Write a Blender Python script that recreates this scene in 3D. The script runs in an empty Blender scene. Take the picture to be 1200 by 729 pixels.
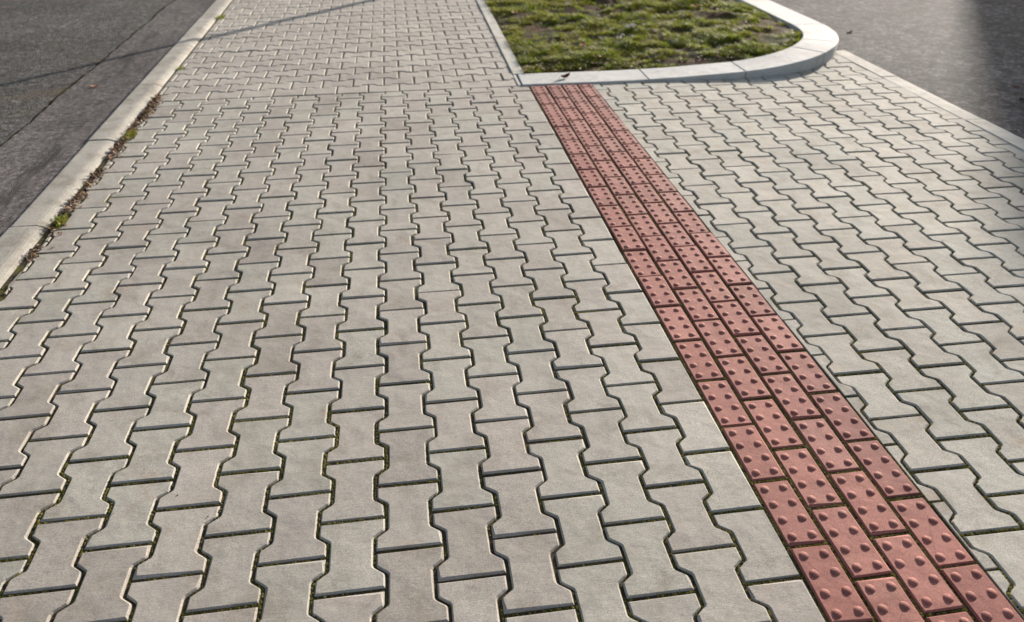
import bpy, math, random
import numpy as np
from mathutils import Vector, noise
random.seed(7)
rng = np.random.default_rng(7)
sc = bpy.context.scene
C = sc.collection
rad = math.radians

# ------------------------------------------------------------------ camera
CAM_H, PITCH, YAW, FPX = 1.369, rad(33.33), rad(8.27), 861.0
cd = bpy.data.cameras.new("camera")
cam = bpy.data.objects.new("camera", cd)
C.objects.link(cam)
cam.location = (0, 0, CAM_H)
cam.rotation_euler = (math.pi / 2 - PITCH, 0, -YAW)
cd.sensor_fit = 'HORIZONTAL'
cd.sensor_width = 36
cd.lens = FPX / 1200 * 36
cd.clip_start, cd.clip_end = 0.05, 2000
cd.dof.use_dof = True
cd.dof.focus_distance = 1.95
cd.dof.aperture_fstop = 3.4
sc.camera = cam

# ------------------------------------------------------------------ light
SUN_AZ, SUN_EL = rad(43), rad(16)
w = bpy.data.worlds.new("World")
sc.world = w
w.use_nodes = True
wn = w.node_tree
bg = wn.nodes['Background']
sky = wn.nodes.new('ShaderNodeTexSky')
sky.sky_type = 'NISHITA'
sky.sun_disc = False
sky.sun_elevation = SUN_EL
sky.sun_rotation = SUN_AZ
sky.air_density = 1.0
sky.dust_density = 2.0
sky.ozone_density = 1.0
hs = wn.nodes.new('ShaderNodeHueSaturation')
hs.inputs['Saturation'].default_value = 0.7
wn.links.new(sky.outputs[0], hs.inputs['Color'])
wn.links.new(hs.outputs[0], bg.inputs[0])
bg.inputs[1].default_value = 0.10
sl = bpy.data.lights.new("sun", 'SUN')
sl.energy = 5.0
sl.angle = rad(0.55)
sl.color = (1.0, 0.905, 0.79)
so = bpy.data.objects.new("sun", sl)
C.objects.link(so)
sdir = Vector((math.sin(SUN_AZ) * math.cos(SUN_EL), math.cos(SUN_AZ) * math.cos(SUN_EL), math.sin(SUN_EL)))
so.rotation_euler = (-sdir).to_track_quat('-Z', 'Y').to_euler()
so.location = sdir * 60
sc.view_settings.view_transform = 'Standard'
sc.view_settings.look = 'None'
sc.view_settings.gamma = 1
sc.view_settings.exposure = 1.10


# ------------------------------------------------------------------ helpers
def mesh_np(name, V, faces, smooth=False):
    me = bpy.data.meshes.new(name)
    me.from_pydata([tuple(v) for v in V], [], [tuple(f) for f in faces])
    if smooth:
        me.polygons.foreach_set('use_smooth', [True] * len(me.polygons))
    me.update()
    return me


def mesh_tris(name, V, F):
    """fast path: V (n,3) float, F (m,k) int, all faces with k corners"""
    V = np.asarray(V, dtype=np.float32)
    F = np.asarray(F, dtype=np.int32)
    me = bpy.data.meshes.new(name)
    me.vertices.add(len(V))
    me.vertices.foreach_set('co', V.ravel())
    k = F.shape[1]
    me.loops.add(F.size)
    me.loops.foreach_set('vertex_index', F.ravel())
    me.polygons.add(len(F))
    me.polygons.foreach_set('loop_start', np.arange(0, F.size, k, dtype=np.int32))
    me.update(calc_edges=True)
    me.validate()
    return me


def link(name, me, mat, parent=None, loc=(0, 0, 0), rot=(0, 0, 0)):
    o = bpy.data.objects.new(name, me)
    if mat is not None and not me.materials:
        me.materials.append(mat)
    C.objects.link(o)
    if parent is not None:
        o.parent = parent
    o.location = loc
    o.rotation_euler = rot
    return o


def tag(o, label=None, cat=None, group=None, kind=None):
    if label: o['label'] = label
    if cat: o['category'] = cat
    if group: o['group'] = group
    if kind: o['kind'] = kind
    return o


def empty(name, loc=(0, 0, 0)):
    o = bpy.data.objects.new(name, None)
    C.objects.link(o)
    o.location = loc
    o.empty_display_size = 0.05
    return o


def project(x, y, z=0.0):
    """photograph pixel (1200 x 729) of a world point: used only to choose which pavers are in view"""
    fw = (math.sin(YAW) * math.cos(PITCH), math.cos(YAW) * math.cos(PITCH), -math.sin(PITCH))
    r = (math.cos(YAW), -math.sin(YAW), 0)
    u = (r[1] * fw[2] - r[2] * fw[1], r[2] * fw[0] - r[0] * fw[2], r[0] * fw[1] - r[1] * fw[0])
    p = (x, y, z - CAM_H)
    d = sum(a * b for a, b in zip(p, fw))
    if d < 0.05:
        return (-9999, -9999)
    return (600 + FPX * sum(a * b for a, b in zip(p, r)) / d, 364.5 - FPX * sum(a * b for a, b in zip(p, u)) / d)


def in_view(x, y, m=30):
    a, b = project(x, y)
    return -m < a < 1200 + m and -m < b < 729 + m


def nz(x, y, s=1.0, seed=0.0):
    return noise.noise(Vector((x * s + seed * 13.7, y * s - seed * 7.1, seed * 3.3)))


# ------------------------------------------------------------------ materials
class NT:
    def __init__(self, name):
        self.m = bpy.data.materials.new(name)
        self.m.use_nodes = True
        self.t = self.m.node_tree
        self.n = self.t.nodes
        self.b = self.n['Principled BSDF']
        self.tc = self.n.new('ShaderNodeTexCoord')
        self.geo = self.n.new('ShaderNodeNewGeometry')
        self.oi = self.n.new('ShaderNodeObjectInfo')
        self.pos = self.geo.outputs['Position']

    def lk(self, a, b):
        self.t.links.new(a, b)

    def noise(self, scale, detail=4, rough=0.55, vec=None, dist=0.0, w=None):
        n = self.n.new('ShaderNodeTexNoise')
        n.inputs['Scale'].default_value = scale
        n.inputs['Detail'].default_value = detail
        n.inputs['Roughness'].default_value = rough
        n.inputs['Distortion'].default_value = dist
        self.lk(vec or self.pos, n.inputs['Vector'])
        return n.outputs['Fac']

    def vor(self, scale, feature='F1', out='Distance', vec=None):
        n = self.n.new('ShaderNodeTexVoronoi')
        n.feature = feature
        n.inputs['Scale'].default_value = scale
        self.lk(vec or self.pos, n.inputs['Vector'])
        return n.outputs[out]

    def ramp(self, fac, stops, interp='LINEAR'):
        n = self.n.new('ShaderNodeValToRGB')
        n.color_ramp.interpolation = interp
        e = n.color_ramp.elements
        while len(e) < len(stops):
            e.new(0.5)
        for k, (p, c) in enumerate(stops):
            e[k].position = p
            e[k].color = (c, c, c, 1) if isinstance(c, (int, float)) else (*c, 1)
        self.lk(fac, n.inputs[0])
        return n.outputs[0]

    def mix(self, fac, a, b, mode='MIX'):
        n = self.n.new('ShaderNodeMix')
        n.data_type = 'RGBA'
        n.blend_type = mode
        for sock, val in ((n.inputs[0], fac), (n.inputs[6], a), (n.inputs[7], b)):
            if hasattr(val, 'is_output'):
                self.lk(val, sock)
            elif isinstance(val, (int, float)):
                sock.default_value = val if sock.type == 'VALUE' else (val, val, val, 1)
            else:
                sock.default_value = (*val, 1)
        return n.outputs[2]

    def math(self, op, a, b=None):
        n = self.n.new('ShaderNodeMath')
        n.operation = op
        for k, v in enumerate((a, b)):
            if v is None: continue
            if hasattr(v, 'is_output'): self.lk(v, n.inputs[k])
            else: n.inputs[k].default_value = v
        return n.outputs[0]

    def bump(self, h, dist=0.002, strength=1.0, normal=None):
        n = self.n.new('ShaderNodeBump')
        n.inputs['Strength'].default_value = strength
        n.inputs['Distance'].default_value = dist
        self.lk(h, n.inputs['Height'])
        if normal is not None:
            self.lk(normal, n.inputs['Normal'])
        return n.outputs[0]

    def rnd(self):
        """per piece random: object random plus island random"""
        a = self.math('ADD', self.oi.outputs['Random'], self.geo.outputs['Random Per Island'])
        return self.math('FRACT', a)

    def out(self, col=None, rough=None, normal=None, spec=None):
        if col is not None:
            if hasattr(col, 'is_output'): self.lk(col, self.b.inputs['Base Color'])
            else: self.b.inputs['Base Color'].default_value = (*col, 1)
        if rough is not None:
            if hasattr(rough, 'is_output'): self.lk(rough, self.b.inputs['Roughness'])
            else: self.b.inputs['Roughness'].default_value = rough
        if normal is not None: self.lk(normal, self.b.inputs['Normal'])
        if spec is not None: self.b.inputs['Specular IOR Level'].default_value = spec
        return self.m


def concrete(name, base, var=0.10, tints=None, stain=0.35, grain=1.0, streak=0.0, spec=0.35, rough=0.8):
    t = NT(name)
    r = t.rnd()
    b = np.array(base)
    tints = tints or [b * (1 - var), b * 0.97, b * 1.03, b * (1 + var)]
    stops = [(k / (len(tints) - 1), tuple(float(c) for c in x)) for k, x in enumerate(tints)]
    col = t.ramp(r, stops)
    # broad soiling that crosses several pieces
    big = t.noise(1.7, 3, 0.6)
    col = t.mix(1.0, col, t.ramp(big, [(0.3, 1 - 0.30 * stain), (0.7, 1.06)]), 'MULTIPLY')
    mid = t.noise(9, 5, 0.65, dist=0.6)
    col = t.mix(1.0, col, t.ramp(mid, [(0.32, (1 - 0.30 * stain, 1 - 0.34 * stain, 1 - 0.40 * stain)), (0.5, 1.0), (0.72, 1.07)]), 'MULTIPLY')
    # rusty and pale blotches
    bl = t.noise(6.0, 3, 0.5)
    col = t.mix(t.ramp(bl, [(0.62, 0.0), (0.76, 0.45 * stain)]), col, (0.27, 0.17, 0.11))
    # grain of the cast surface
    g = t.noise(420, 3, 0.7)
    col = t.mix(1.0, col, t.ramp(g, [(0.32, 1 - 0.34 * grain), (0.52, 1.0), (0.70, 1 + 0.26 * grain)]), 'MULTIPLY')
    g2 = t.noise(210, 3, 0.75)
    col = t.mix(1.0, col, t.ramp(g2, [(0.34, 1 - 0.26 * grain), (0.5, 1.0), (0.66, 1 + 0.20 * grain)]), 'MULTIPLY')
    # pits
    v = t.vor(130)
    pit = t.ramp(v, [(0.045, 1.0), (0.10, 0.0)])
    sel = t.ramp(t.noise(37, 2, 0.5), [(0.56, 0.0), (0.64, 1.0)])
    pit = t.math('MULTIPLY', pit, sel)
    col = t.mix(t.math('MULTIPLY', pit, 0.75), col, tuple(b * 0.25))
    # pale scuffs
    sc_ = t.noise(55, 4, 0.75, dist=1.5)
    col = t.mix(t.ramp(sc_, [(0.70, 0.0), (0.80, 0.35)]), col, tuple(np.minimum(b * 1.5, 0.7)))
    h = t.math('ADD', t.math('MULTIPLY', g, 0.5), t.math('MULTIPLY', g2, 0.6))
    h = t.math('SUBTRACT', h, t.math('MULTIPLY', pit, 0.8))
    if streak:
        mp = t.n.new('ShaderNodeMapping')
        mp.inputs['Rotation'].default_value = (0, 0, rad(35))
        mp.inputs['Scale'].default_value = (40, 260, 40)
        t.lk(t.pos, mp.inputs[0])
        s = t.noise(1.0, 3, 0.6, vec=mp.outputs[0])
        h = t.math('ADD', h, t.math('MULTIPLY', s, streak))
        col = t.mix(1.0, col, t.ramp(s, [(0.3, 0.94), (0.7, 1.05)]), 'MULTIPLY')
    slow = t.noise(18, 2, 0.5)
    n = t.bump(h, 0.0008, 0.75 * grain)
    n = t.bump(slow, 0.0035, 0.8, n)
    return t.out(col, rough, n, spec)


M_PAVER = concrete('paver_concrete', (0.300, 0.276, 0.244), tints=[(0.252, 0.228, 0.200), (0.298, 0.272, 0.242), (0.284, 0.272, 0.238), (0.312, 0.280, 0.250), (0.300, 0.286, 0.250), (0.328, 0.304, 0.266)], streak=0.9, stain=0.6, grain=0.65)
M_DRIVE = concrete('driveway_concrete', (0.35, 0.330, 0.290), tints=[(0.305, 0.285, 0.250), (0.345, 0.325, 0.285), (0.330, 0.320, 0.286), (0.358, 0.332, 0.290), (0.385, 0.366, 0.322)], stain=0.6, rough=0.9, spec=0.2, grain=0.65)
M_FAR = concrete('far_paver_concrete', (0.300, 0.276, 0.244), var=0.08, stain=0.5)
M_RED = concrete('red_concrete', (0.24, 0.080, 0.063), tints=[(0.212, 0.071, 0.058), (0.260, 0.090, 0.072), (0.252, 0.095, 0.078), (0.288, 0.106, 0.084), (0.275, 0.113, 0.094)], stain=0.6, grain=0.8)
M_KERB = concrete('kerb_concrete', (0.295, 0.278, 0.245), var=0.08, stain=1.0)
M_ISLE = concrete('island_kerb_concrete', (0.40, 0.397, 0.388), var=0.04, stain=0.5, grain=0.8)
M_EDGE = concrete('edging_concrete', (0.43, 0.41, 0.37), var=0.05, stain=0.6, rough=0.9, spec=0.2)


def mat_bed():
    t = NT('joint_sand')
    a = t.noise(320, 4, 0.7)
    b = t.noise(14, 3, 0.6)
    col = t.ramp(a, [(0.3, (0.018, 0.014, 0.010)), (0.55, (0.060, 0.047, 0.032)), (0.75, (0.15, 0.12, 0.085))])
    col = t.mix(t.ramp(b, [(0.48, 0.0), (0.62, 0.7)]), col, t.ramp(a, [(0.3, (0.030, 0.033, 0.006)), (0.7, (0.15, 0.14, 0.026))]))
    return t.out(col, 0.95, t.bump(a, 0.004, 1.0), 0.1)


def mat_moss():
    t = NT('moss')
    r = t.geo.outputs['Random Per Island']
    a = t.noise(3.0, 3, 0.6)
    col = t.ramp(r, [(0.0, (0.040, 0.037, 0.012)), (0.35, (0.105, 0.098, 0.018)), (0.7, (0.17, 0.155, 0.028)), (0.9, (0.22, 0.18, 0.050)), (1.0, (0.14, 0.078, 0.038))])
    col = t.mix(t.ramp(a, [(0.4, 0.0), (0.65, 0.6)]), col, (0.045, 0.035, 0.018))
    return t.out(col, 0.95, t.bump(t.noise(900, 2), 0.002, 0.8), 0.1)


def mat_asphalt(name, dark, light, scale, patch=None, rough=0.75, relief=0.004, spec=0.25, streaks=0.0):
    t = NT(name)
    v = t.vor(scale, out='Color')
    g = t.noise(scale * 1.6, 3, 0.75)
    st = t.vor(scale, 'F1')
    sep = t.n.new('ShaderNodeSeparateColor')
    t.lk(v, sep.inputs[0])
    d, l = np.array(dark), np.array(light)
    col = t.ramp(sep.outputs[0], [(0.0, tuple(d * 0.6)), (0.35, dark), (0.7, tuple((d + l) / 2)), (0.92, light), (1.0, tuple(l * 1.6))])
    col = t.mix(1.0, col, t.ramp(t.noise(scale * 0.22, 3, 0.7), [(0.3, 0.4), (0.5, 0.95), (0.68, 1.8)]), 'MULTIPLY')
    col = t.mix(1.0, col, t.ramp(t.noise(0.9, 4, 0.6, dist=0.8), [(0.3, 0.66), (0.5, 0.95), (0.72, 1.30)]), 'MULTIPLY')
    col = t.mix(1.0, col, t.ramp(t.noise(5, 5, 0.7, dist=1.0), [(0.3, 0.62), (0.5, 1.0), (0.72, 1.28)]), 'MULTIPLY')
    if streaks:
        mp = t.n.new('ShaderNodeMapping')
        mp.inputs['Scale'].default_value = (9.0, 1.3, 1.0)
        t.lk(t.pos, mp.inputs[0])
        q = t.noise(1.0, 6, 0.75, vec=mp.outputs[0], dist=0.8)
        col = t.mix(t.ramp(q, [(0.54, 0.0), (0.64, streaks)]), col, tuple(d * 0.35))
        q2 = t.noise(0.8, 5, 0.7, vec=mp.outputs[0], dist=0.4)
        col = t.mix(t.ramp(q2, [(0.56, 0.0), (0.72, 0.45)]), col, tuple(l * 1.35))
    if patch:
        p = t.noise(1.3, 3, 0.6, dist=0.5)
        col = t.mix(t.ramp(p, [(0.54, 0.0), (0.68, 0.5)]), col, patch)
    h = t.math('ADD', t.math('SUBTRACT', 1.0, st), t.math('MULTIPLY', g, 0.5))
    return t.out(col, rough, t.bump(h, relief, 1.0), spec)


M_ROAD_L = mat_asphalt('coarse_asphalt', (0.044, 0.042, 0.040), (0.100, 0.094, 0.087), 100, patch=(0.085, 0.060, 0.038), rough=0.9, spec=0.2)
M_GUTTER = mat_asphalt('worn_asphalt', (0.072, 0.064, 0.062), (0.102, 0.090, 0.087), 150, rough=0.9, relief=0.0015, spec=0.2, streaks=0.9)
M_ROAD_R = mat_asphalt('side_asphalt', (0.058, 0.057, 0.060), (0.105, 0.101, 0.104), 75, rough=0.95, relief=0.002, spec=0.12)


def mat_soil():
    t = NT('soil')
    a = t.noise(60, 5, 0.7)
    b = t.noise(5, 4, 0.6)
    col = t.ramp(a, [(0.3, (0.030, 0.017, 0.010)), (0.6, (0.100, 0.058, 0.034)), (0.8, (0.17, 0.11, 0.07))])
    col = t.mix(t.ramp(b, [(0.42, 0.0), (0.6, 0.8)]), col, t.ramp(a, [(0.3, (0.02, 0.03, 0.006)), (0.7, (0.07, 0.09, 0.02))]))
    return t.out(col, 0.95, t.bump(a, 0.02, 1.0), 0.1)


def mat_grass(name, stops):
    t = NT(name)
    col = t.ramp(t.geo.outputs['Random Per Island'], stops)
    cl = t.noise(4.5, 3, 0.6)
    col = t.mix(t.ramp(cl, [(0.45, 0.0), (0.62, 0.8)]), col, (0.200, 0.165, 0.034))
    col = t.mix(t.ramp(t.noise(11, 4, 0.7), [(0.50, 0.0), (0.62, 0.8)]), col, (0.115, 0.058, 0.028))
    m = t.out(col, 0.55, None, 0.3)
    tr = t.n.new('ShaderNodeBsdfTranslucent')
    t.lk(t.mix(0.5, col, (0.27, 0.33, 0.02)), tr.inputs[0])
    mx = t.n.new('ShaderNodeMixShader')
    mx.inputs[0].default_value = 0.5
    o = t.n['Material Output']
    t.lk(t.b.outputs[0], mx.inputs[1])
    t.lk(tr.outputs[0], mx.inputs[2])
    t.lk(mx.outputs[0], o.inputs[0])
    return m


M_GRASS = mat_grass('grass', [(0.0, (0.046, 0.080, 0.009)), (0.4, (0.100, 0.175, 0.012)), (0.72, (0.170, 0.225, 0.018)), (0.80, (0.22, 0.20, 0.05)), (0.88, (0.24, 0.13, 0.06)), (1.0, (0.20, 0.09, 0.045))])
M_LITTER = NT('dry_leaf_bits')
M_LITTER = M_LITTER.out(M_LITTER.ramp(M_LITTER.geo.outputs['Random Per Island'], [(0, (0.030, 0.016, 0.010)), (0.4, (0.095, 0.048, 0.026)), (0.7, (0.17, 0.085, 0.04)), (0.88, (0.25, 0.16, 0.09)), (1, (0.42, 0.36, 0.28))]), 0.8, None, 0.25)


def plain(name, col, rough=0.7, spec=0.3, nscale=60, amt=0.3, metal=0.0):
    t = NT(name)
    n = t.noise(nscale, 4, 0.65)
    c = t.mix(1.0, col, t.ramp(n, [(0.3, 1 - amt), (0.7, 1 + amt)]), 'MULTIPLY')
    t.b.inputs['Metallic'].default_value = metal
    return t.out(c, rough, t.bump(n, 0.001, 0.4), spec)


M_SOIL, M_BED, M_MOSS = mat_soil(), mat_bed(), mat_moss()

# ------------------------------------------------------------------ ground and roads
DRV_T = -0.01205      # the driveway paving is turned by this much against the walkway


def kerb_x(y):        # pavement-side foot of the left kerb
    return -1.497 - 0.014 * (y - 3.9)


def rkerb_x(y):       # driveway-side edge of the flush kerb on the right
    return 3.098 + 0.017 * (y - 4.0)


def sheet(name, x0, x1, y0, y1, z, mat, n=(1, 1), parent=None, edge=None):
    nx, ny = n
    V, F = [], []
    for j in range(ny + 1):
        for i in range(nx + 1):
            x, y = x0 + (x1 - x0) * i / nx, y0 + (y1 - y0) * j / ny
            if edge: x = edge(i, nx, x, y)
            V.append((x, y, z))
    for j in range(ny):
        for i in range(nx):
            a = j * (nx + 1) + i
            F.append((a, a + 1, a + nx + 2, a + nx + 1))
    return link(name, mesh_np(name, V, F), mat, parent)


g = sheet('ground', -600, 600, -600, 600, -0.16, M_SOIL, (6, 6))
tag(g, 'bare earth under and around the paving and the roads', 'ground', kind='structure')


def crack(y):
    return -2.072 - 0.006 * (y - 3.9) + 0.014 * nz(0, y, 1.6, 3) + 0.012 * nz(0, y, 9, 4) + 0.006 * nz(0, y, 24, 8)


rd = sheet('road', -14, -2.07, -8, 40, 0.000, M_ROAD_L, (2, 900),
           edge=lambda i, nx, x, y: crack(y) - 0.010 - 0.028 * max(0.0, nz(5, y, 5, 5)) - 0.020 * abs(nz(5, y, 22, 7)) - 0.005 if i == nx else x)
tag(rd, 'coarse dark grey asphalt road beyond the crack on the left', 'road', kind='structure')
gt = sheet('gutter_strip', -2.07, -1.64, -8, 40, 0.005, M_GUTTER, (2, 900),
           edge=lambda i, nx, x, y: crack(y) + 0.004 * abs(nz(9, y, 18, 6)) if i == 0 else (kerb_x(y) - 0.148 if i == nx else (crack(y) + kerb_x(y)) / 2))
tag(gt, 'smoother worn asphalt band between the long crack and the left kerb', 'road strip', kind='structure')
cb = sheet('road_base', -14, -1.70, -8, 40, -0.009, M_BED, (1, 1))
tag(cb, 'dark dirt at the bottom of the crack in the left road', 'ground', kind='structure')
rr = sheet('road', 3.10, 13, -8, 40, -0.022, M_ROAD_R, (1, 1))
tag(rr, 'brownish grey asphalt side road to the right of the driveway', 'road', kind='structure')

# ------------------------------------------------------------------ paver shapes
GAP, BEV = 0.0082, 0.0036


def chaik(pts, keep_ends=True, d=0.0032):
    out = []
    for i, p in enumerate(pts):
        if i in (0, len(pts) - 1):
            out.append(p)
            continue
        a, c = pts[i - 1], pts[i + 1]
        for q in (a, c):
            L = math.hypot(q[0] - p[0], q[1] - p[1])
            k = min(d, L * 0.4) / L
            out.append((p[0] + (q[0] - p[0]) * k, p[1] + (q[1] - p[1]) * k))
    return out


def ishape(L, p, a=0.0134, gap=GAP, y0=None, y1=None, right_flat=None, left_flat=None):
    """counter-clockwise outline of a dog-bone paver, long side along y"""
    hl = L / 2 - gap / 2
    y0 = -hl if y0 is None else y0
    y1 = hl if y1 is None else y1
    ww, wn = p / 2 + a - gap / 2, p / 2 - a - gap / 2
    q, tl = L / 4, 0.0105
    side = [(ww, -hl), (ww, -q - tl), (wn, -q + tl), (wn, q - tl), (ww, q + tl), (ww, hl)]
    side = chaik(side)
    right = side if right_flat is None else [(right_flat, -hl), (right_flat, hl)]
    left = [(-x, y) for x, y in reversed(side)] if left_flat is None else [(-left_flat, hl), (-left_flat, -hl)]
    poly = right + left
    if y0 > -hl: poly = clip(poly, 0, 1, -y0)
    if y1 < hl: poly = clip(poly, 0, -1, y1)
    return poly


def clip(poly, nx, ny, c):
    """keep nx*x + ny*y + c >= 0"""
    out = []
    for i in range(len(poly)):
        a, b = poly[i], poly[(i + 1) % len(poly)]
        da, db = nx * a[0] + ny * a[1] + c, nx * b[0] + ny * b[1] + c
        if da >= 0: out.append(a)
        if (da >= 0) != (db >= 0):
            k = da / (da - db)
            out.append((a[0] + (b[0] - a[0]) * k, a[1] + (b[1] - a[1]) * k))
    r = []
    for p in out:
        if not r or math.hypot(p[0] - r[-1][0], p[1] - r[-1][1]) > 4e-4: r.append(p)
    if len(r) > 2 and math.hypot(r[0][0] - r[-1][0], r[0][1] - r[-1][1]) <= 4e-4: r.pop()
    return r


def area(poly):
    return 0.5 * sum(poly[i][0] * poly[(i + 1) % len(poly)][1] - poly[(i + 1) % len(poly)][0] * poly[i][1] for i in range(len(poly)))


def inset(poly, d):
    n, out = len(poly), []
    for i in range(n):
        a, p, b = poly[i - 1], poly[i], poly[(i + 1) % n]
        e1 = Vector((p[0] - a[0], p[1] - a[1])).normalized()
        e2 = Vector((b[0] - p[0], b[1] - p[1])).normalized()
        n1, n2 = Vector((-e1.y, e1.x)), Vector((-e2.y, e2.x))
        m = n1 + n2
        if m.length < 1e-6: m = n1.copy()
        m.normalize()
        k = d / max(0.45, m.dot(n1))
        out.append((p[0] + m.x * k, p[1] + m.y * k))
    return out


def slab(poly, bev=BEV, drop=0.0040, depth=0.06, chip=0.0):
    """verts and faces of one bevelled block with its top at z = 0"""
    n = len(poly)
    if chip:
        poly = [(x * (1 - random.uniform(0, chip)), y * (1 - random.uniform(0, chip * 0.5))) for x, y in poly]
    top = inset(poly, bev)
    if chip:
        top = [(x + random.uniform(-1, 1) * chip * 0.05, y + random.uniform(-1, 1) * chip * 0.05) for x, y in top]
        for q in range(n):
            if random.random() < 0.10:
                k = random.uniform(0.94, 0.975)
                top[q] = (top[q][0] * k, top[q][1] * (k + 0.015))
    V = [(x, y, 0.0) for x, y in top] + [(x, y, -drop) for x, y in poly] + [(x, y, -depth) for x, y in poly]
    F = [tuple(range(n))]
    for r in (0, 1):
        for i in range(n):
            j = (i + 1) % n
            F.append((r * n + j, r * n + i, (r + 1) * n + i, (r + 1) * n + j))
    return V, F


def slab_mesh(name, poly, **k):
    V, F = slab(poly, **k)
    return mesh_np(name, V, F)


class Joiner:
    def __init__(self): self.V, self.F = [], []

    def add(self, V, F, loc, rot):
        b = len(self.V)
        c, s = math.cos(rot), math.sin(rot)
        for x, y, z in V: self.V.append((loc[0] + x * c - y * s, loc[1] + x * s + y * c, loc[2] + z))
        for f in F: self.F.append(tuple(b + i for i in f))


JOINTS = []   # (x, y) points along the joints, for the moss that grows in them


def lay(parent, mat, items, limit=300, name='paver', far_name='paver_field', moss=True):
    """items: (key, poly or None, mesh list or None, x, y, rot).  The ones that show become objects, the rest one joined part."""
    vis = [it for it in items if in_view(it[2], it[3], 12)]
    vis.sort(key=lambda it: it[3])
    chosen = set(id(it) for it in vis[:limit])
    J = Joiner()
    for it in items:
        me, poly, x, y, r = it
        rz = r + random.gauss(0, 0.0034)
        loc = (x + random.gauss(0, 0.0008), y + random.gauss(0, 0.0009), random.gauss(0, 0.0010))
        if id(it) in chosen:
            link(name, me, mat, parent, loc, (random.gauss(0, 0.0046), random.gauss(0, 0.0046), rz))
        else:
            J.add([tuple(v.co) for v in me.vertices], [tuple(p.vertices) for p in me.polygons], loc, rz)
        if moss and in_view(x, y, 40):
            o = inset(poly, -GAP * 0.5)
            c, s = math.cos(r), math.sin(r)
            for i in range(len(o)):
                a, b = o[i], o[(i + 1) % len(o)]
                L = math.hypot(b[0] - a[0], b[1] - a[1])
                k = 210 if y < 2.2 else (110 if y < 3.4 else 45)
                for _ in range(int(L * k + random.random())):
                    t = random.random()
                    px, py = a[0] + (b[0] - a[0]) * t, a[1] + (b[1] - a[1]) * t
                    JOINTS.append((x + px * c - py * s, y + px * s + py * c))
    if J.V:
        o = link(far_name, mesh_np(far_name, J.V, J.F), mat, parent)
        o['kind'] = 'stuff'
    return len(vis)


def bed(name, pts, z, parent):
    me = mesh_np(name, [(x, y, z) for x, y in pts], [tuple(range(len(pts)))])
    return link(name, me, M_BED, parent)


# ------------------------------------------------------------------ walkway, near part
AX0, AY0, AP, AL = -0.0712, 2.7226, 0.1320, 0.2000
Y_END = 4.6226
pav = empty('pavement', (0, 2.5, 0))
pav.location = (0, 0, 0)
tag(pav, 'grey brown dog-bone paver walkway in long staggered columns left of the red strip', 'pavement', kind='structure')
full = [slab_mesh('paver_%d' % k, ishape(AL, AP), chip=0.008) for k in range(12)]
full_poly = ishape(AL, AP)
STRIP_L = 0.7795
rf = STRIP_L - GAP * 0.5 - (AX0 + 6 * AP)
edge_poly = ishape(AL, AP, right_flat=rf)
edge_m = [slab_mesh('paver_edge_%d' % k, edge_poly, chip=0.006) for k in range(3)]
hl = AL / 2 - GAP / 2
half_poly = ishape(AL, AP, y1=-GAP / 2)
half_m = slab_mesh('paver_half', half_poly)
half_e_poly = ishape(AL, AP, y1=-GAP / 2, right_flat=rf)
half_e = slab_mesh('paver_half_edge', half_e_poly)
items = []
for c in range(-11, 7):
    for n in range(-12, 20):
        # paver centre sits half a length below its far joint
        yj = AY0 + n * AL + (AL / 2 if c % 2 else 0)
        y = yj - AL / 2
        x = AX0 + c * AP
        if y + AL / 2 > Y_END + 0.12 or y < -1.2: continue
        isedge = c == 6
        if c == -11:
            # cut pieces that fill the bays along the kerb, only where the kerb runs out far enough
            poly = clip([(px + x, py + y) for px, py in full_poly], 1, 0, -(kerb_x(y) + 0.022))
            if len(poly) > 2 and area(poly) > 0.0004:
                poly = [(px - x, py - y) for px, py in poly]
                items.append((slab_mesh('paver_fill', poly, bev=0.002, drop=0.002), poly, x, y, 0))
            continue
        if y + AL / 2 > Y_END + 0.01:
            items.append(((half_e if isedge else half_m), (half_e_poly if isedge else half_poly), x, y, 0))
        elif isedge:
            items.append((random.choice(edge_m), edge_poly, x, y, 0))
        else:
            items.append((random.choice(full), full_poly, x, y, math.pi if random.random() < 0.5 else 0))
nA = lay(pav, M_PAVER, items)
bed('sand_bed', [(-1.62, -1.3), (STRIP_L, -1.3), (STRIP_L, Y_END + 0.004), (-1.62, Y_END + 0.004)], -0.0050, pav)

# ------------------------------------------------------------------ walkway, far part (pavers turned a quarter)
fpav = empty('pavement')
tag(fpav, 'far walkway whose pavers lie crosswise, beside the lawn', 'pavement', kind='structure')
FP, FL, FY0, FX0 = 0.1425, 0.1925, 4.706, -0.037
EDGE_X = 0.712
items = []
far_poly = ishape(FL, FP)
far_m = [slab_mesh('far_paver_%d' % k, [(-y, x) for x, y in far_poly], chip=0.006) for k in range(4)]
far_xy = [(-y, x) for x, y in far_poly]
first_poly = [(-y, x) for x, y in ishape(FL, FP, left_flat=FY0 - Y_END - GAP * 0.8)]
for i in range(0, 40):
    y = FY0 + i * FP
    for j in range(-11, 7):
        x = FX0 + FL * (j + 0.5) + (FL / 2 if i % 2 else 0)
        lx, rx = kerb_x(y) + 0.004, EDGE_X - 0.003 + 0.008 * (y - 4.7)
        src = first_poly if i == 0 else far_xy
        if x + FL / 2 < lx + 0.02 or x - FL / 2 > rx - 0.02: continue
        if x - FL / 2 < lx or x + FL / 2 > rx:
            poly = clip(clip(src, 1, 0, x - lx), -1, 0, rx - x)
            if len(poly) < 3 or area(poly) < 0.0008: continue
            items.append((slab_mesh('far_cut', poly, bev=0.004), poly, x, y, 0))
        elif i == 0:
            items.append((slab_mesh('far_first', src), src, x, y, 0))
        else:
            items.append((random.choice(far_m), far_xy, x, y, 0))
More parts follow.
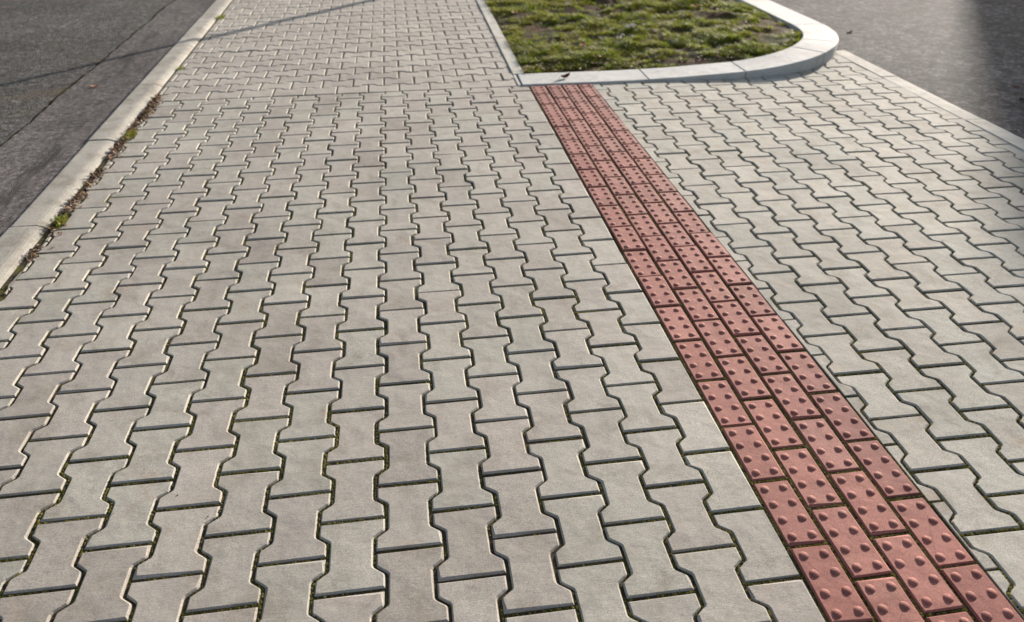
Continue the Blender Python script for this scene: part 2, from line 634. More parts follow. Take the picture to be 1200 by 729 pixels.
nF = lay(fpav, M_FAR, items, moss=False)
for it in items:
    me, poly, x, y, r = it
    if y < 6.2 and in_view(x, y, 10):
        for _ in range(5):
            p = random.choice(poly)
            JOINTS.append((x + p[0] * 1.02, y + p[1] * 1.02))
bed('sand_bed', [(-1.66, Y_END + 0.004), (EDGE_X + 0.01, Y_END + 0.004), (EDGE_X + 0.06, 10.6), (-1.66, 10.6)], -0.0050, fpav)

# ------------------------------------------------------------------ red tactile strip
strip = empty('tactile_strip')
tag(strip, 'red studded tactile warning strip four tiles wide crossing the grey paving', 'tactile strip', kind='structure')
SX, SP, SL, SY0 = 0.830, 0.1013, 0.2025, 2.7214
tw, tlh = 0.0930 / 2, 0.1945 / 2
tile_poly = [(tw, -tlh), (tw, tlh), (-tw, tlh), (-tw, -tlh)]


def rounded(poly, d=0.0018):
    return chaik([poly[-1]] + poly + [poly[0]], d=d)[1:-1]


tile_poly = rounded(tile_poly)
tile_m = [slab_mesh('tile_%d' % k, tile_poly, bev=0.0036, drop=0.0040, chip=0.006) for k in range(4)]


def stud_geo(r=0.0114, h=0.0048):
    V, F = [(0, 0, h)], []
    seg, rings = 14, [(0.30, 0.93), (0.62, 0.68), (0.86, 0.32), (1.0, -0.06)]
    for k, hh in rings:
        for s in range(seg):
            a = 2 * math.pi * s / seg
            V.append((r * k * math.cos(a), r * k * math.sin(a), h * hh))
    for s in range(seg): F.append((0, 1 + s, 1 + (s + 1) % seg))
    for q in range(len(rings) - 1):
        for s in range(seg):
            a, b = 1 + q * seg + s, 1 + q * seg + (s + 1) % seg
            F.append((a, a + seg, b + seg, b))
    return V, F


SV, SF = stud_geo()
stud_me = mesh_np('stud', SV, SF, True)
spots = [(sx * 0.0245, (k - 1.5) * 0.0490) for k in range(4) for sx in (-1, 1)]
J = Joiner()
for s in spots: J.add(SV, SF, (s[0], s[1], 0), 0)
stud_set = mesh_np('studs', J.V, J.F, True)
n_single = 0
SY_END = 4.612
order = []
for n in range(-11, 20):
    for c in range(4):
        y = SY0 + n * SL + (0 if c % 2 else SL / 2) - SL / 2
        if y < -0.6 or y - SL / 2 > SY_END - 0.02: continue
        order.append((y, c))
order.sort()
for y, c in order:
    x = SX + c * SP + 0.0012 * (y - 2)
    cut = y + tlh > SY_END
    if cut:
        poly = clip(tile_poly, 0, -1, SY_END - GAP * 0.6 - y)
        if len(poly) < 3 or area(poly) < 0.001: continue
        me = slab_mesh('tile_cut', poly, bev=0.003)
    else:
        me, poly = random.choice(tile_m), tile_poly
    t = link('tile', me, M_RED, strip, (x + random.gauss(0, 0.0009), y + random.gauss(0, 0.001), 0.0012 + random.gauss(0, 0.001)),
             (random.gauss(0, 0.004), random.gauss(0, 0.004), random.gauss(0, 0.005)))
    if in_view(x, y, 20) and n_single < 288 and not cut:
        for px, py in spots:
            link('stud', stud_me, M_RED, t, (px, py, 0), (0, 0, random.random() * 6))
        n_single += 8
    elif not cut:
        o = link('stud_rows', stud_set, M_RED, t)
        o['kind'] = 'stuff'
    else:
        J = Joiner()
        for s in spots:
            if y + s[1] + 0.012 < SY_END - 0.01: J.add(SV, SF, (s[0], s[1], 0), 0)
        if J.V:
            o = link('stud_rows', mesh_np('studs_cut', J.V, J.F, True), M_RED, t)
            o['kind'] = 'stuff'
    if in_view(x, y, 40):
        o = inset(poly, -0.004)
        for i in range(len(o)):
            a, b = o[i], o[(i + 1) % len(o)]
            L = math.hypot(b[0] - a[0], b[1] - a[1])
            k = 330 if y < 2.2 else (200 if y < 3.4 else 80)
            for _ in range(int(L * k + random.random())):
                q = random.random()
                JOINTS.append((x + a[0] + (b[0] - a[0]) * q, y + a[1] + (b[1] - a[1]) * q))
STRIP_R = SX + 3 * SP + tw + 0.0035
bed('sand_bed', [(STRIP_L, -1.3), (STRIP_R + 0.012, -1.3), (STRIP_R + 0.012, SY_END + 0.05), (STRIP_L, SY_END + 0.05)], -0.0050, strip)

# ------------------------------------------------------------------ island kerb path (outer foot), used by the driveway too
IC, IR, IW = (2.21, 5.66), 1.07, 0.25
ISLE_Y = IC[1] - IR


def isle_path():
    P = [(0.735, 4.618), (1.15, 4.607), (1.56, 4.598), (1.88, 4.592), (2.21, ISLE_Y)]
    for k in range(1, 31):
        a = rad(90) * k / 30
        P.append((IC[0] + IR * math.sin(a), IC[1] - IR * math.cos(a)))
    for k in range(1, 31):
        P.append((IC[0] + IR - 0.004 * k * 0.2, IC[1] + 0.2 * k))
    return P


def isle_top(x, y):
    if y > 5.1 and x > 2.6: return 0.088
    k = np.interp(x, [0.7, 1.45, 1.75, 2.18, 2.6, 3.0], [0.010, 0.012, 0.020, 0.040, 0.068, 0.090])
    return float(k)


# ------------------------------------------------------------------ driveway
drv = empty('driveway')
tag(drv, 'pale grey dog-bone paver driveway right of the red strip', 'driveway', kind='structure')
DX0, DY0, DP, DL = 0.17725, -0.00548, 0.13563, 0.19966
d_poly = ishape(DL, DP)
d_m = [slab_mesh('driveway_paver_%d' % k, d_poly, chip=0.007) for k in range(12)]
ct, st_ = math.cos(DRV_T), math.sin(DRV_T)
items = []
for k in range(7, 23):
    for n in range(-6, 27):
        X = DX0 + k * DP
        Y = DY0 + n * DL + (DL / 2 if k % 2 else 0) + DL / 2
        x, y = X * ct - Y * st_, X * st_ + Y * ct
        if y < -0.8 or y > 5.2: continue
        # hidden under the island kerb or lawn
        if x < IC[0] and y - 0.10 > ISLE_Y + 0.02: continue
        if x >= IC[0] and y > ISLE_Y:
            if math.hypot(x - IC[0], y - IC[1]) < IR - 0.13: continue
        wpoly = [(px * ct - py * st_ + x, px * st_ + py * ct + y) for px, py in d_poly]
        lo, hi = min(p[0] for p in wpoly), max(p[0] for p in wpoly)
        rx = rkerb_x(y) + 0.002
        if hi < STRIP_R + 0.004 or lo > rx - 0.012: continue
        if lo < STRIP_R or hi > rx:
            poly = clip(clip(wpoly, 1, 0, -STRIP_R), -1, 0, rx)
            if len(poly) < 3 or area(poly) < 0.0007: continue
            poly = [(px - x, py - y) for px, py in poly]
            items.append((slab_mesh('driveway_cut', poly, bev=0.0014, drop=0.0016), poly, x, y, 0))
        else:
            items.append((random.choice(d_m), d_poly, x, y, DRV_T + (math.pi if random.random() < 0.5 else 0)))
nD = lay(drv, M_DRIVE, items)
bed('sand_bed', [(STRIP_R + 0.012, -1.3), (3.16, -1.3), (3.16, 5.3), (2.2, 5.0), (STRIP_R + 0.012, 4.7)], -0.0050, drv)
print('in view: walkway', nA, 'far', nF, 'driveway', nD, 'studs', n_single)


# ------------------------------------------------------------------ kerbs
def sweep(profile_at, stations, caps=True):
    """profile_at(i) -> list of (x,y,z); joins stations into one solid"""
    rows = [profile_at(s) for s in stations]
    n = len(rows[0])
    V = [p for r in rows for p in r]
    F = []
    for k in range(len(rows) - 1):
        for i in range(n - 1):
            F.append((k * n + i, k * n + i + 1, (k + 1) * n + i + 1, (k + 1) * n + i))
    if caps:
        F.append(tuple(range(n - 1, -1, -1)))
        F.append(tuple((len(rows) - 1) * n + i for i in range(n)))
    return V, F


kerb = empty('kerb')
tag(kerb, 'long grey concrete kerb with a rounded sunlit edge between walkway and left road', 'kerb', kind='structure')
prof = [(-0.152, -0.20), (-0.151, 0.011), (-0.148, 0.015), (-0.142, 0.0165), (-0.060, 0.0165), (-0.046, 0.0150), (-0.033, 0.0112), (-0.020, 0.0050), (-0.008, -0.0050), (-0.001, -0.018), (0.0, -0.20)]
for k in range(-2, 12):
    ya, yb = 0.945 + k + 0.0038, 0.945 + k + 1 - 0.0038
    dz, dx = random.gauss(0, 0.0022), random.gauss(0, 0.0022)
    sts = [ya, ya + 0.003] + [ya + (yb - ya) * t for t in (0.2, 0.4, 0.6, 0.8)] + [yb - 0.003, yb]

    def pr(y, ya=ya, yb=yb, dz=dz, dx=dx):
        e = 0.0025 if y in (ya, yb) else 0
        return [(kerb_x(y) + px + dx + (e if px < -0.1 else -e * 0.6), y, pz + dz - (e if pz > -0.1 else 0)) for px, pz in prof]
    V, F = sweep(pr, sts)
    me = mesh_np('kerb_stone', V, F)
    o = link('kerb_stone', me, M_KERB, kerb)

rk = empty('kerb')
tag(rk, 'flush pale kerb line between the driveway and the right road', 'kerb', kind='structure')
for k in range(-4, 3):
    ya, yb = 3.62 + k * 0.86 + 0.003, 3.62 + (k + 1) * 0.86 - 0.003
    yb = min(yb, 5.16)
    if yb - ya < 0.1: continue
    dz = random.gauss(0, 0.001)

    def pr(y, ya=ya, yb=yb, dz=dz):
        e = 0.003 if y in (ya, yb) else 0
        x = rkerb_x(y)
        P = [(0.001, -0.2), (0.001, 0.001), (0.002, 0.002), (0.092, 0.003), (0.108, 0.001), (0.122, -0.009), (0.128, -0.022), (0.128, -0.2)]
        return [(x + px, y, pz + dz - (e if pz > -0.1 else 0)) for px, pz in P]
    V, F = sweep(pr, [ya, ya + 0.004, (ya + yb) / 2, yb - 0.004, yb])
    link('kerb_stone', mesh_np('flush_kerb_stone', V, F), M_EDGE, rk)

ik = empty('kerb')
tag(ik, 'white concrete island kerb curving round the lawn corner', 'kerb', kind='structure')
path = isle_path()
cum = [0]
for a, b in zip(path, path[1:]): cum.append(cum[-1] + math.hypot(b[0] - a[0], b[1] - a[1]))


def path_at(s):
    x = float(np.interp(s, cum, [p[0] for p in path]))
    y = float(np.interp(s, cum, [p[1] for p in path]))
    e = 0.02
    x2, y2 = float(np.interp(s + e, cum, [p[0] for p in path])), float(np.interp(s + e, cum, [p[1] for p in path]))
    x1, y1 = float(np.interp(s - e, cum, [p[0] for p in path])), float(np.interp(s - e, cum, [p[1] for p in path]))
    L = math.hypot(x2 - x1, y2 - y1)
    return x, y, -(y2 - y1) / L, (x2 - x1) / L     # point and inward normal


s_arc = cum[4]
arc = IR * rad(90)
joints = [0.0, 0.826, s_arc, s_arc + arc * 0.42, s_arc + arc * 0.62, s_arc + arc * 0.98]
while joints[-1] + 1.0 < cum[-1]: joints.append(joints[-1] + 1.0)
iprof = [(0.0, -0.2), (0.0, -0.008), (0.0016, -0.0025), (0.006, 0.0), (IW - 0.006, 0.0), (IW - 0.001, -0.004), (IW, -0.2)]
for a, b in zip(joints, joints[1:]):
    a2, b2 = a + 0.0025, b - 0.0025
    m = max(3, int((b2 - a2) / 0.06))
    sts = [a2, a2 + 0.004] + [a2 + (b2 - a2) * q / m for q in range(1, m)] + [b2 - 0.004, b2]

    def pr(s, a2=a2, b2=b2):
        x, y, nx, ny = path_at(s)
        z = isle_top(x, y)
        e = 0.003 if s in (a2, b2) else 0
        return [(x + nx * d, y + ny * d, (z + dz - e) if dz > -0.1 else dz) for d, dz in iprof]
    V, F = sweep(pr, sts)
    F = [tuple(reversed(f)) for f in F]
    link('kerb_stone', mesh_np('island_kerb_stone', V, F), M_ISLE, ik)

ed = empty('edging')
tag(ed, 'narrow straight concrete edging between the far walkway and the lawn', 'edging', kind='structure')
ya = 4.875
for k in range(6):
    yb = ya + 0.996

    def pr(y, ya=ya, yb=yb):
        e = 0.003 if y in (ya, yb) else 0
        x = EDGE_X + 0.008 * (y - 4.7)
        return [(x + px, y, pz - (e if pz > -0.1 else 0)) for px, pz in [(0, -0.2), (0, 0.004), (0.004, 0.008), (0.074, 0.008), (0.078, 0.004), (0.078, -0.2)]]
    V, F = sweep(pr, [ya, ya + 0.004, (ya + yb) / 2, yb - 0.004, yb])
    link('edging_stone', mesh_np('edging_stone', V, F), M_EDGE, ed)
    ya = yb + 0.005
V, F = sweep(lambda y: [(EDGE_X + px, y, pz) for px, pz in [(0, -0.2), (0, 0.001), (0.003, 0.004), (0.018, 0.004), (0.021, 0.001), (0.021, -0.2)]], [4.63, 4.87])
link('edging_stone', mesh_np('edging_end', V, F), M_EDGE, ed)

# ------------------------------------------------------------------ lawn
def inside_lawn(x, y, m=0.0):
    if x < EDGE_X + 0.078 + 0.008 * (y - 4.7) + m: return False
    if y < 4.618 - 0.018 * (x - 0.735) / 1.475 + IW + m and x <= IC[0]: return False
    if x > IC[0] and y < IC[1]:
        return math.hypot(x - IC[0], y - IC[1]) < IR - IW - m
    return x < IC[0] + IR - IW - 0.02 * (y - IC[1]) - m


def lawn_z(x, y):
    dl = max(0.0, min(x - 0.80, y - 4.86, 0.6))
    e = min(1.0, dl / 0.35)
    if x > IC[0] and y < IC[1]:
        dr = IR - IW - math.hypot(x - IC[0], y - IC[1])
    else:
        dr = IC[0] + IR - IW - x
    kr = min(1.0, max(0.0, dr) / 0.3)
    base = float(np.interp(x, [0.8, 1.6, 2.2, 2.7, 3.1], [-0.004, 0.0, 0.018, 0.05, 0.068]))
    n = 0.036 * nz(x, y * 1.7, 2.6, 1) + 0.026 * nz(x, y * 1.4, 6.5, 2) + 0.008 * nz(x, y, 20, 3)
    return base + e * kr * (0.022 + n) + (1 - e * kr) * 0.25 * n * 0.5


nx_, ny_ = 110, 240
V, F, idx = [], [], {}
for j in range(ny_ + 1):
    for i in range(nx_ + 1):
        x, y = 0.74 + 2.36 * i / nx_, 4.72 + 6.6 * j / ny_
        if inside_lawn(x, y, -0.05):
            idx[(i, j)] = len(V)
            V.append((x, y, lawn_z(x, y) if inside_lawn(x, y, 0.004) else min(lawn_z(x, y), -0.01)))
for j in range(ny_):
    for i in range(nx_):
        q = [(i, j), (i + 1, j), (i + 1, j + 1), (i, j + 1)]
        if all(k in idx for k in q): F.append(tuple(idx[k] for k in q))
lawn = link('lawn', mesh_np('lawn', V, F, True), M_SOIL)
tag(lawn, 'bumpy brown soil of the lawn showing between the grass tufts', 'lawn', kind='structure')


def blades(spots, hmin, hmax, wid, lean=0.5):
    """curved tapering blades: three quads' worth of verts each, tip last"""
    n = len(spots)
    S = np.array(spots)
    az = rng.uniform(0, 2 * np.pi, n)
    h = rng.uniform(hmin, hmax, n) * S[:, 3]
    wd = wid * rng.uniform(0.7, 1.3, n)
    ln = h * rng.uniform(0.1, 1.0, n) * lean * 2
    dx, dy = np.cos(az), np.sin(az)
    px, py = -dy, dx
    V = np.zeros((n, 5, 3))
    for r, (t, k) in enumerate(((0.0, 1.0), (0.55, 0.8))):
        bx, by, bz = S[:, 0] + dx * ln * t ** 2, S[:, 1] + dy * ln * t ** 2, S[:, 2] + h * t
        V[:, r * 2, 0], V[:, r * 2, 1], V[:, r * 2, 2] = bx - px * wd * k / 2, by - py * wd * k / 2, bz
        V[:, r * 2 + 1, 0], V[:, r * 2 + 1, 1], V[:, r * 2 + 1, 2] = bx + px * wd * k / 2, by + py * wd * k / 2, bz
    V[:, 4, 0], V[:, 4, 1], V[:, 4, 2] = S[:, 0] + dx * ln, S[:, 1] + dy * ln, S[:, 2] + h * 0.92
    b = (np.arange(n) * 5)[:, None]
    F = np.concatenate([b + np.array([0, 1, 3]), b + np.array([0, 3, 2]), b + np.array([2, 3, 4])], axis=0)
    return V.reshape(-1, 3), F


spots = []
tries = 0
while len(spots) < 120000 and tries < 600000:
    tries += 1
    x, y = random.uniform(0.78, 3.05), 4.84 + 5.2 * random.random() ** 1.25
    if not inside_lawn(x, y, 0.008): continue
    d = 0.50 + 1.2 * nz(x, y * 1.5, 3.2, 5) + 1.2 * nz(x, y * 1.3, 9, 6)
    if random.random() > d: continue
    k = 0.55 + 0.9 * max(0, min(1, d))
    if y < 5.1: k *= 0.8
    spots.append((x, y, lawn_z(x, y) - 0.003, k))
V, F = blades(spots, 0.012, 0.036, 0.0044, 0.95)
gr = link('grass', mesh_tris('grass', V, F), M_GRASS)
tag(gr, 'short patchy green and yellowing grass covering the island lawn', 'grass', kind='stuff')

# dead leaf bits lying in the lawn
def bits(spots, smin, smax, flat=0.5):
    """small crumpled leaf fragments: two triangles folded along a spine"""
    V, F = [], []
    for x, y, z in spots:
        s = random.uniform(smin, smax)
        a = random.uniform(0, 6.28)
        c, sn = math.cos(a), math.sin(a)
        tilt, fold = random.gauss(0, flat), random.uniform(-0.5, 0.7)
        pts = [(-0.6, 0, 0), (0, 0.35, fold * 0.35), (0.65, 0.05, 0.1), (0.05, -0.38, fold * 0.3)]
        b = len(V)
        for px, py, pz in pts:
            px *= s * random.uniform(0.8, 1.2); py *= s * random.uniform(0.7, 1.2); pz *= s
            pz += px * tilt
            V.append((x + px * c - py * sn, y + px * sn + py * c, z + pz + s * 0.25))
        F += [(b, b + 3, b + 2), (b, b + 2, b + 1)]
    return V, F


sp = []
while len(sp) < 1500:
    x, y = random.uniform(0.8, 3.0), 4.88 + 4.5 * random.random() ** 1.3
    if inside_lawn(x, y, 0.02) and nz(x, y, 2.5, 9) > -0.15: sp.append((x, y, lawn_z(x, y) + random.uniform(0.008, 0.025)))
V, F = bits(sp, 0.010, 0.034, 0.25)
o = link('lawn_leaf_litter', mesh_np('lawn_leaf_litter', V, F), M_LITTER)
tag(o, 'brown bits of dead leaves scattered through the lawn', 'leaf litter', kind='stuff')

# ------------------------------------------------------------------ moss and dirt in the joints
base = [(0, 0, 1), (1, 0, 0), (0, 1, 0), (-1, 0, 0), (0, -1, 0)]
bf = [(0, 1, 2), (0, 2, 3), (0, 3, 4), (0, 4, 1)]
BV = np.array(base, float)
for _ in range(2600):
    a = rad(random.uniform(8, 82))
    if random.random() > 0.25 + 0.9 * (a / rad(80)) ** 2: continue
    q = IR + abs(random.gauss(0, 0.007))
    JOINTS.append((IC[0] + q * math.sin(a), IC[1] - q * math.cos(a)))
for _ in range(500):
    JOINTS.append((random.uniform(0.75, 2.2), ISLE_Y + 0.008 - random.uniform(0, 0.008)))
pts = []
for x, y in JOINTS:
    m = 0.66 + 1.2 * nz(x, y, 2.3, 11) + 0.8 * nz(x, y, 11, 12)
    if x > STRIP_L - 0.02 and x < STRIP_R + 0.03: m += 0.35
    elif x < 0.3: m -= 0.12
    if random.random() < m: pts.append((x, y, m))
n = len(pts)
P = np.array(pts)
sz = rng.uniform(0.0012, 0.0036, n) * (1 + 0.4 * np.clip(P[:, 2], 0, 1.2))
ang = rng.uniform(0, 6.28, n)
V = np.zeros((n, 5, 3))
jit = rng.uniform(0.6, 1.4, (n, 5, 3))
vx, vy, vz = BV[None, :, 0] * jit[:, :, 0], BV[None, :, 1] * jit[:, :, 1], BV[None, :, 2] * jit[:, :, 2]
c, s = np.cos(ang)[:, None], np.sin(ang)[:, None]
V[:, :, 0] = P[:, 0:1] + rng.normal(0, 0.0012, (n, 1)) + (vx * c - vy * s) * sz[:, None]
V[:, :, 1] = P[:, 1:2] + rng.normal(0, 0.0012, (n, 1)) + (vx * s + vy * c) * sz[:, None]
V[:, :, 2] = np.minimum(-0.0048 + vz * (sz[:, None] * 1.1 + 0.0014), -0.0006)
b = (np.arange(n) * 5)[:, None]
F = np.concatenate([b + np.array(f) for f in bf], axis=0)
o = link('moss', mesh_tris('moss', V.reshape(-1, 3), F), M_MOSS)
tag(o, 'olive moss and dirt growing in the joints between the pavers', 'moss', kind='stuff')
print('moss', n)

# ------------------------------------------------------------------ dry litter in the gap along the left kerb
sp = []
for _ in range(4200):
    y = random.uniform(1.4, 4.75)
    d = (0.75 if y < 2.95 else 0.45) + 1.3 * nz(0, y, 2.2, 21) + 1.0 * nz(0, y, 7, 22)
    if random.random() > d: continue
    q = abs(random.gauss(0.0, 0.024))
    sp.append((kerb_x(y) + 0.004 + q, y, -0.006 + random.uniform(0, 0.014) * (1 if q < 0.04 else 0.5)))
V, F = bits(sp, 0.006, 0.020, 0.6)
o = link('kerb_leaf_litter', mesh_np('kerb_leaf_litter', V, F), M_LITTER)
tag(o, 'brown dry leaf litter lying in the gap along the left kerb', 'leaf litter', kind='stuff')
# soil crumbs over the same gap
sp = []
for _ in range(2600):
    y = random.uniform(1.2, 4.75)
    sp.append((kerb_x(y) + random.uniform(0.0, 0.04), y))
n = len(sp)
P = np.array(sp)
V = np.zeros((n, 5, 3))
sz = rng.uniform(0.002, 0.005, n)[:, None]
jit = rng.uniform(0.6, 1.4, (n, 5, 3))
V[:, :, 0] = P[:, 0:1] + BV[None, :, 0] * jit[:, :, 0] * sz
V[:, :, 1] = P[:, 1:2] + BV[None, :, 1] * jit[:, :, 1] * sz
V[:, :, 2] = -0.011 + BV[None, :, 2] * jit[:, :, 2] * sz * 1.2
b = (np.arange(n) * 5)[:, None]
F = np.concatenate([b + np.array(f) for f in bf], axis=0)
o = link('soil_crumbs', mesh_tris('soil_crumbs', V.reshape(-1, 3), F), M_SOIL)
tag(o, 'dark soil crumbs in the gap between walkway and left kerb', 'soil', kind='stuff')


# ------------------------------------------------------------------ weeds in the gap
def tuft(x, y, n, r, h, label):
    r, h, n = r * 1.25, h * 1.35, int(n * 1.5)
    root = empty('grass_tuft', (x, y, -0.004))
    tag(root, label, 'grass tuft', 'weeds along the left kerb')
    sp = []
    for _ in range(n):
        a, q = random.uniform(0, 6.28), r * math.sqrt(random.random())
        sp.append((q * 0.55 * math.cos(a), q * 1.6 * math.sin(a), 0, random.uniform(0.5, 1.0) * (1 - 0.5 * q / r)))
    V, F = blades(sp, h * 0.6, h, 0.0036, 0.9)
    link('blades', mesh_tris('tuft_blades', V, F), M_GRASS, root)
    V, F = [], []
    for _ in range(30):
        a, q = random.uniform(0, 6.28), r * math.sqrt(random.random())
        s = random.uniform(0.003, 0.007)
        bb = len(V)
        for (vx, vy, vz) in base: V.append((q * 0.6 * math.cos(a) + vx * s, q * 1.7 * math.sin(a) + vy * s, vz * s * 1.2))
        F += [tuple(bb + i for i in f) for f in bf]
    link('moss_cushion', mesh_np('tuft_moss', V, F), M_MOSS, root)['kind'] = 'stuff'


tuft(kerb_x(2.98) + 0.028, 2.985, 150, 0.030, 0.042, 'green grass tuft by the nearer kerb joint on the left')
tuft(kerb_x(3.98) + 0.030, 4.03, 120, 0.040, 0.040, 'green weed tuft by the second kerb joint on the left')
tuft(kerb_x(4.42) + 0.020, 4.42, 60, 0.030, 0.026, 'low yellowish moss tuft in the kerb gap before the paving turns')
tuft(kerb_x(5.35) + 0.016, 5.36, 60, 0.028, 0.026, 'small dark weed at the kerb just beyond where the paving turns')
tuft(kerb_x(7.0) + 0.018, 6.98, 110, 0.045, 0.040, 'farthest weed tuft at the foot of the left kerb')


# ------------------------------------------------------------------ fallen leaves, scraps, grit
def leaf(name, x, y, z, L, W, col, rz, label, curl=0.35, cat='leaf', group='fallen leaves'):
    n = 9
    V, F = [], []
    for i in range(n):
        t = i / (n - 1)
        wv = W * math.sin(math.pi * min(1, t * 1.02)) ** 0.8 * (1 + 0.18 * (-1) ** i)
        xx = (t - 0.5) * L
        zz = curl * L * ((t - 0.5) ** 2) * 1.6 + 0.002
        V += [(xx, -wv / 2, zz + curl * W * 0.45), (xx, 0, zz), (xx, wv / 2, zz + curl * W * 0.6)]
    for i in range(n - 1):
        for k in (0, 1): F.append((i * 3 + k, (i + 1) * 3 + k, (i + 1) * 3 + k + 1, i * 3 + k + 1))
    root = empty(name, (x, y, z))
    root.rotation_euler = (0, 0, rz)
    tag(root, label, cat, group)
    link('leaf_blade', mesh_np('leaf_blade', V, F), plain('leaf_skin', col, 0.7, 0.3, 90, 0.35), root)
    V, F = sweep(lambda t: [(-L * 0.5 - t * L * 0.35, 0.0008 * math.cos(a) * 1.2, 0.003 + curl * L * 0.4 * (1 - t * 0.6) + 0.0008 * math.sin(a)) for a in (0, 2.1, 4.2, 6.28)], [0, 0.5, 1])
    link('stalk', mesh_np('leaf_stalk', V, F), plain('leaf_stalk', (0.10, 0.055, 0.03), 0.8), root)


leaf('fallen_leaf', 1.035, 4.715, 0.012, 0.075, 0.042, (0.105, 0.034, 0.020), 0.5, 'dark red brown curled leaf lying on the white island kerb', 0.55)
leaf('fallen_leaf', 1.30, 5.38, lawn_z(1.30, 5.38) + 0.035, 0.075, 0.045, (0.42, 0.17, 0.055), 1.2, 'orange leaf lying in the grass above the red strip', 0.2)
leaf('fallen_leaf', -1.93, 4.97, 0.005, 0.055, 0.032, (0.34, 0.16, 0.09), 0.3, 'small orange leaf on the worn asphalt beside the left kerb', 0.3)
leaf('fallen_leaf', 3.62, 5.78, -0.022, 0.07, 0.05, (0.40, 0.28, 0.20), 0.8, 'pale dry leaf on the right road beside the island kerb', 0.2)
leaf('fallen_leaf', 3.88, 4.22, -0.022, 0.05, 0.035, (0.15, 0.05, 0.035), 2.0, 'small reddish leaf on the right road, the farther of two', 0.3)
leaf('fallen_leaf', 3.73, 3.96, -0.022, 0.075, 0.035, (0.045, 0.028, 0.022), 0.2, 'dark brown leaf on the right road near the flush kerb', 0.4)
leaf('fallen_leaf', 0.98, 6.55, lawn_z(0.98, 6.55) + 0.03, 0.08, 0.05, (0.36, 0.17, 0.07), 2.2, 'rusty leaf in the grass close to the straight edging', 0.2)
leaf('fallen_leaf', 2.55, 6.5, lawn_z(2.55, 6.5) + 0.03, 0.08, 0.05, (0.38, 0.15, 0.05), 0.2, 'reddish leaf in the far right part of the lawn', 0.2)

t = plain('scrap_paper', (0.60, 0.52, 0.40), 0.8)
for (x, y, L, W, rz, label) in [(1.78, 5.78, 0.13, 0.05, 0.7, 'torn whitish scrap lying in the middle of the lawn, the bigger of two'),
                                (1.62, 5.52, 0.16, 0.018, 0.95, 'thin pale strip of litter lying in the grass, nearer the kerb')]:
    V, F = [], []
    for i in range(7):
        k = i / 6 - 0.5
        ww = W * (0.6 + 0.5 * random.random())
        zz = 0.012 * math.sin(i * 1.9)
        V += [(k * L, -ww / 2, zz), (k * L, ww / 2, zz + 0.010 * random.random())]
    V += [(vx, vy, vz - 0.0015) for vx, vy, vz in V]
    for i in range(6):
        F.append((i * 2, i * 2 + 2, i * 2 + 3, i * 2 + 1))
        F.append((14 + i * 2 + 1, 14 + i * 2 + 3, 14 + i * 2 + 2, 14 + i * 2))
    o = link('paper_scrap', mesh_np('paper_scrap', V, F), t, None, (x, y, lawn_z(x, y) + 0.035), (0, 0, rz))
    tag(o, label, 'litter', 'pale litter in the lawn')


def stone_mesh(name, r, seed):
    V, F = [], []
    seg, rings = 9, 6
    for i in range(rings + 1):
        ph = math.pi * i / rings
        for j in range(seg):
            th = 2 * math.pi * j / seg
            d = Vector((math.sin(ph) * math.cos(th), math.sin(ph) * math.sin(th), math.cos(ph)))
            k = r * (1 + 0.35 * noise.noise(d * 1.6 + Vector((seed, 0, 0))))
            V.append((d.x * k, d.y * k * 0.8, d.z * k * 0.6))
    for i in range(rings):
        for j in range(seg):
            a, b = i * seg + j, i * seg + (j + 1) % seg
            F.append((a, a + seg, b + seg, b))
    return mesh_np(name, V, F)


o = link('pebble', stone_mesh('pebble', 0.024, 3), plain('white_stone', (0.62, 0.62, 0.60), 0.7), None, (-3.02, 6.08, 0.010))
tag(o, 'small white pebble on the coarse asphalt of the left road', 'pebble')
V, F = [], []
for _ in range(150):
    x, y = random.uniform(-1.3, 2.9), random.uniform(0.75, 4.4)
    if STRIP_L - 0.02 < x < STRIP_R + 0.02 and random.random() < 0.6: continue
    s = random.choice((0.0010, 0.0013, 0.0016, 0.0022))
    bb = len(V)
    for (vx, vy, vz) in base: V.append((x + vx * s * random.uniform(0.6, 1.6), y + vy * s, 0.0006 + vz * s * 0.9))
    F += [tuple(bb + i for i in f) for f in bf]
o = link('grit', mesh_np('grit', V, F), plain('grit', (0.07, 0.055, 0.045), 0.9))
tag(o, 'tiny dark grit scattered over the pavers', 'grit', kind='stuff')

# ------------------------------------------------------------------ what throws the two shadows (outside the frame)
lp = empty('lamp_post', (0.62, 8.50, 0.0))
tag(lp, 'slim grey street lamp whose shadow crosses the far walkway', 'street lamp')
MST = plain('galvanised_steel', (0.36, 0.37, 0.38), 0.45, 0.5, 30, 0.12, 0.7)


def tube(path, radii, seg=14):
    V, F = [], []
    for i, p in enumerate(path):
        a = Vector(path[max(0, i - 1)]); b = Vector(path[min(len(path) - 1, i + 1)])
        d = (b - a).normalized()
        u = d.cross(Vector((0, 1, 0.01))).normalized()
        v = d.cross(u)
        for s in range(seg):
            t = 2 * math.pi * s / seg
            q = Vector(p) + (u * math.cos(t) + v * math.sin(t)) * radii[i]
            V.append(tuple(q))
    for i in range(len(path) - 1):
        for s in range(seg):
            s2 = (s + 1) % seg
            F.append((i * seg + s, i * seg + s2, (i + 1) * seg + s2, (i + 1) * seg + s))
    F.append(tuple(range(seg - 1, -1, -1)))
    F.append(tuple((len(path) - 1) * seg + s for s in range(seg)))
    return mesh_np('tube', V, F, False)


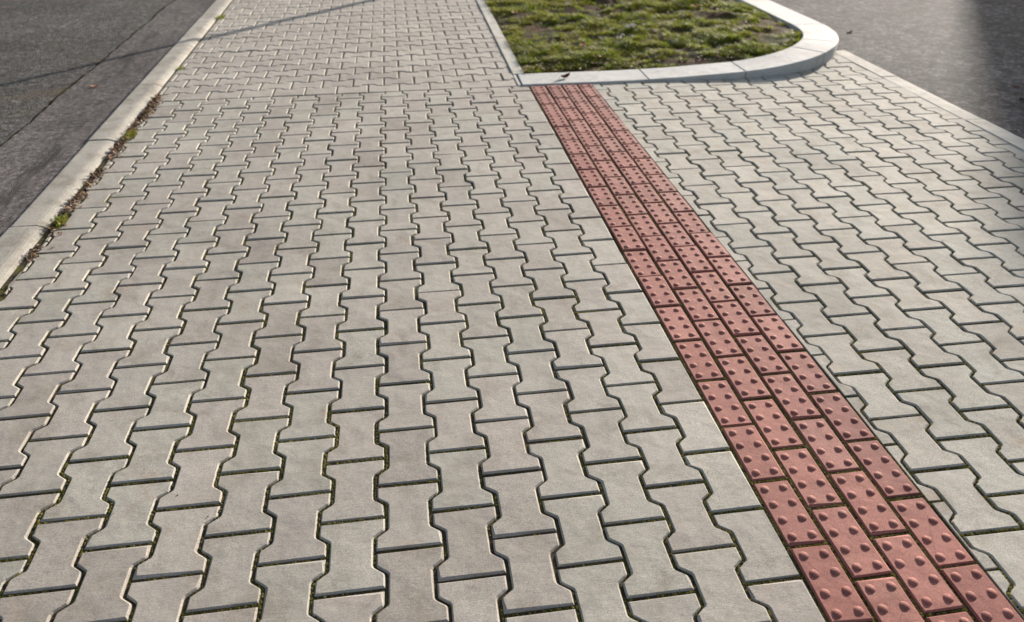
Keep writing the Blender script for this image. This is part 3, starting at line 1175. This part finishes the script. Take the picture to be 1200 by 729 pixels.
link('pole', tube([(0, 0, 0.0), (0, 0, 0.9), (0, 0, 0.92), (0, 0, 4.4), (0.05, 0, 4.7), (0.25, 0, 4.95), (0.55, 0, 5.0)], [0.05, 0.05, 0.030, 0.022, 0.03, 0.028, 0.026]), MST, lp)
lh = link('lamp_head', slab_mesh('lamp_head', [(0.32, -0.09), (0.38, 0.0), (0.32, 0.09), (-0.22, 0.07), (-0.22, -0.07)], bev=0.02, drop=0.02, depth=0.09), MST, lp, (0.75, 0, 5.05))
link('lens', slab_mesh('lamp_lens', [(0.26, -0.06), (0.26, 0.06), (-0.1, 0.05), (-0.1, -0.05)], bev=0.004, drop=0.004, depth=0.012), plain('lamp_glass', (0.6, 0.6, 0.56), 0.3), lh, (0, 0, -0.088))

D = 28.0
bx, by = 5.08 + D * math.sin(SUN_AZ), 6.75 + D * math.cos(SUN_AZ)
bd = empty('shade_building', (bx, by, -0.16))  # unseen block, added to cast the soft shade over driveway and right road
bd.rotation_euler = (0, 0, -SUN_AZ)
tag(bd, 'unseen plastered block added to cast the shade at the right, its steep roof shaped to fit the shadow edge', 'building')
MW = plain('plaster', (0.50, 0.46, 0.40), 0.85, 0.2, 3, 0.08)
MG = plain('window_glass', (0.04, 0.05, 0.06), 0.1, 0.6, 3, 0.05)
MF = plain('window_frame', (0.7, 0.7, 0.68), 0.5)


def box(x0, x1, y0, y1, z0, z1):
    V = [(x, y, z) for z in (z0, z1) for y in (y0, y1) for x in (x0, x1)]
    F = [(0, 2, 3, 1), (4, 5, 7, 6), (0, 1, 5, 4), (2, 6, 7, 3), (1, 3, 7, 5), (0, 4, 6, 2)]
    return V, F


def boxo(name, b, mat, parent):
    return link(name, mesh_np(name, *box(*b)), mat, parent)


boxo('wall', (0, 18, 0, 10, 0, 7.8), MW, bd)
zt, sl_ = 10.1, 0.47  # roof height and lean shaped to fit the edge of that shade
e = (zt - 7.8) * sl_
V = [(0, 0, 7.8), (18, 0, 7.8), (18, 10, 7.8), (0, 10, 7.8), (e, e, zt), (18 - e, e, zt), (18 - e, 10 - e, zt), (e, 10 - e, zt)]
F = [(0, 1, 5, 4), (1, 2, 6, 5), (2, 3, 7, 6), (3, 0, 4, 7), (4, 5, 6, 7), (3, 2, 1, 0)]
link('roof', mesh_np('roof', [(x, y, z + 0.003) for x, y, z in V], F), plain('roof_sheet', (0.12, 0.10, 0.09), 0.7), bd)
for fl in range(2):
    for k in range(6):
        x, z = 1.4 + k * 2.8, 1.5 + fl * 3.2
        fr = boxo('window', (x, x + 1.3, -0.05, 0.02, z, z + 1.4), MF, bd)
        boxo('pane', (x + 0.08, x + 0.61, -0.07, -0.04, z + 0.08, z + 1.32), MG, fr)
        boxo('pane', (x + 0.69, x + 1.22, -0.07, -0.04, z + 0.08, z + 1.32), MG, fr)
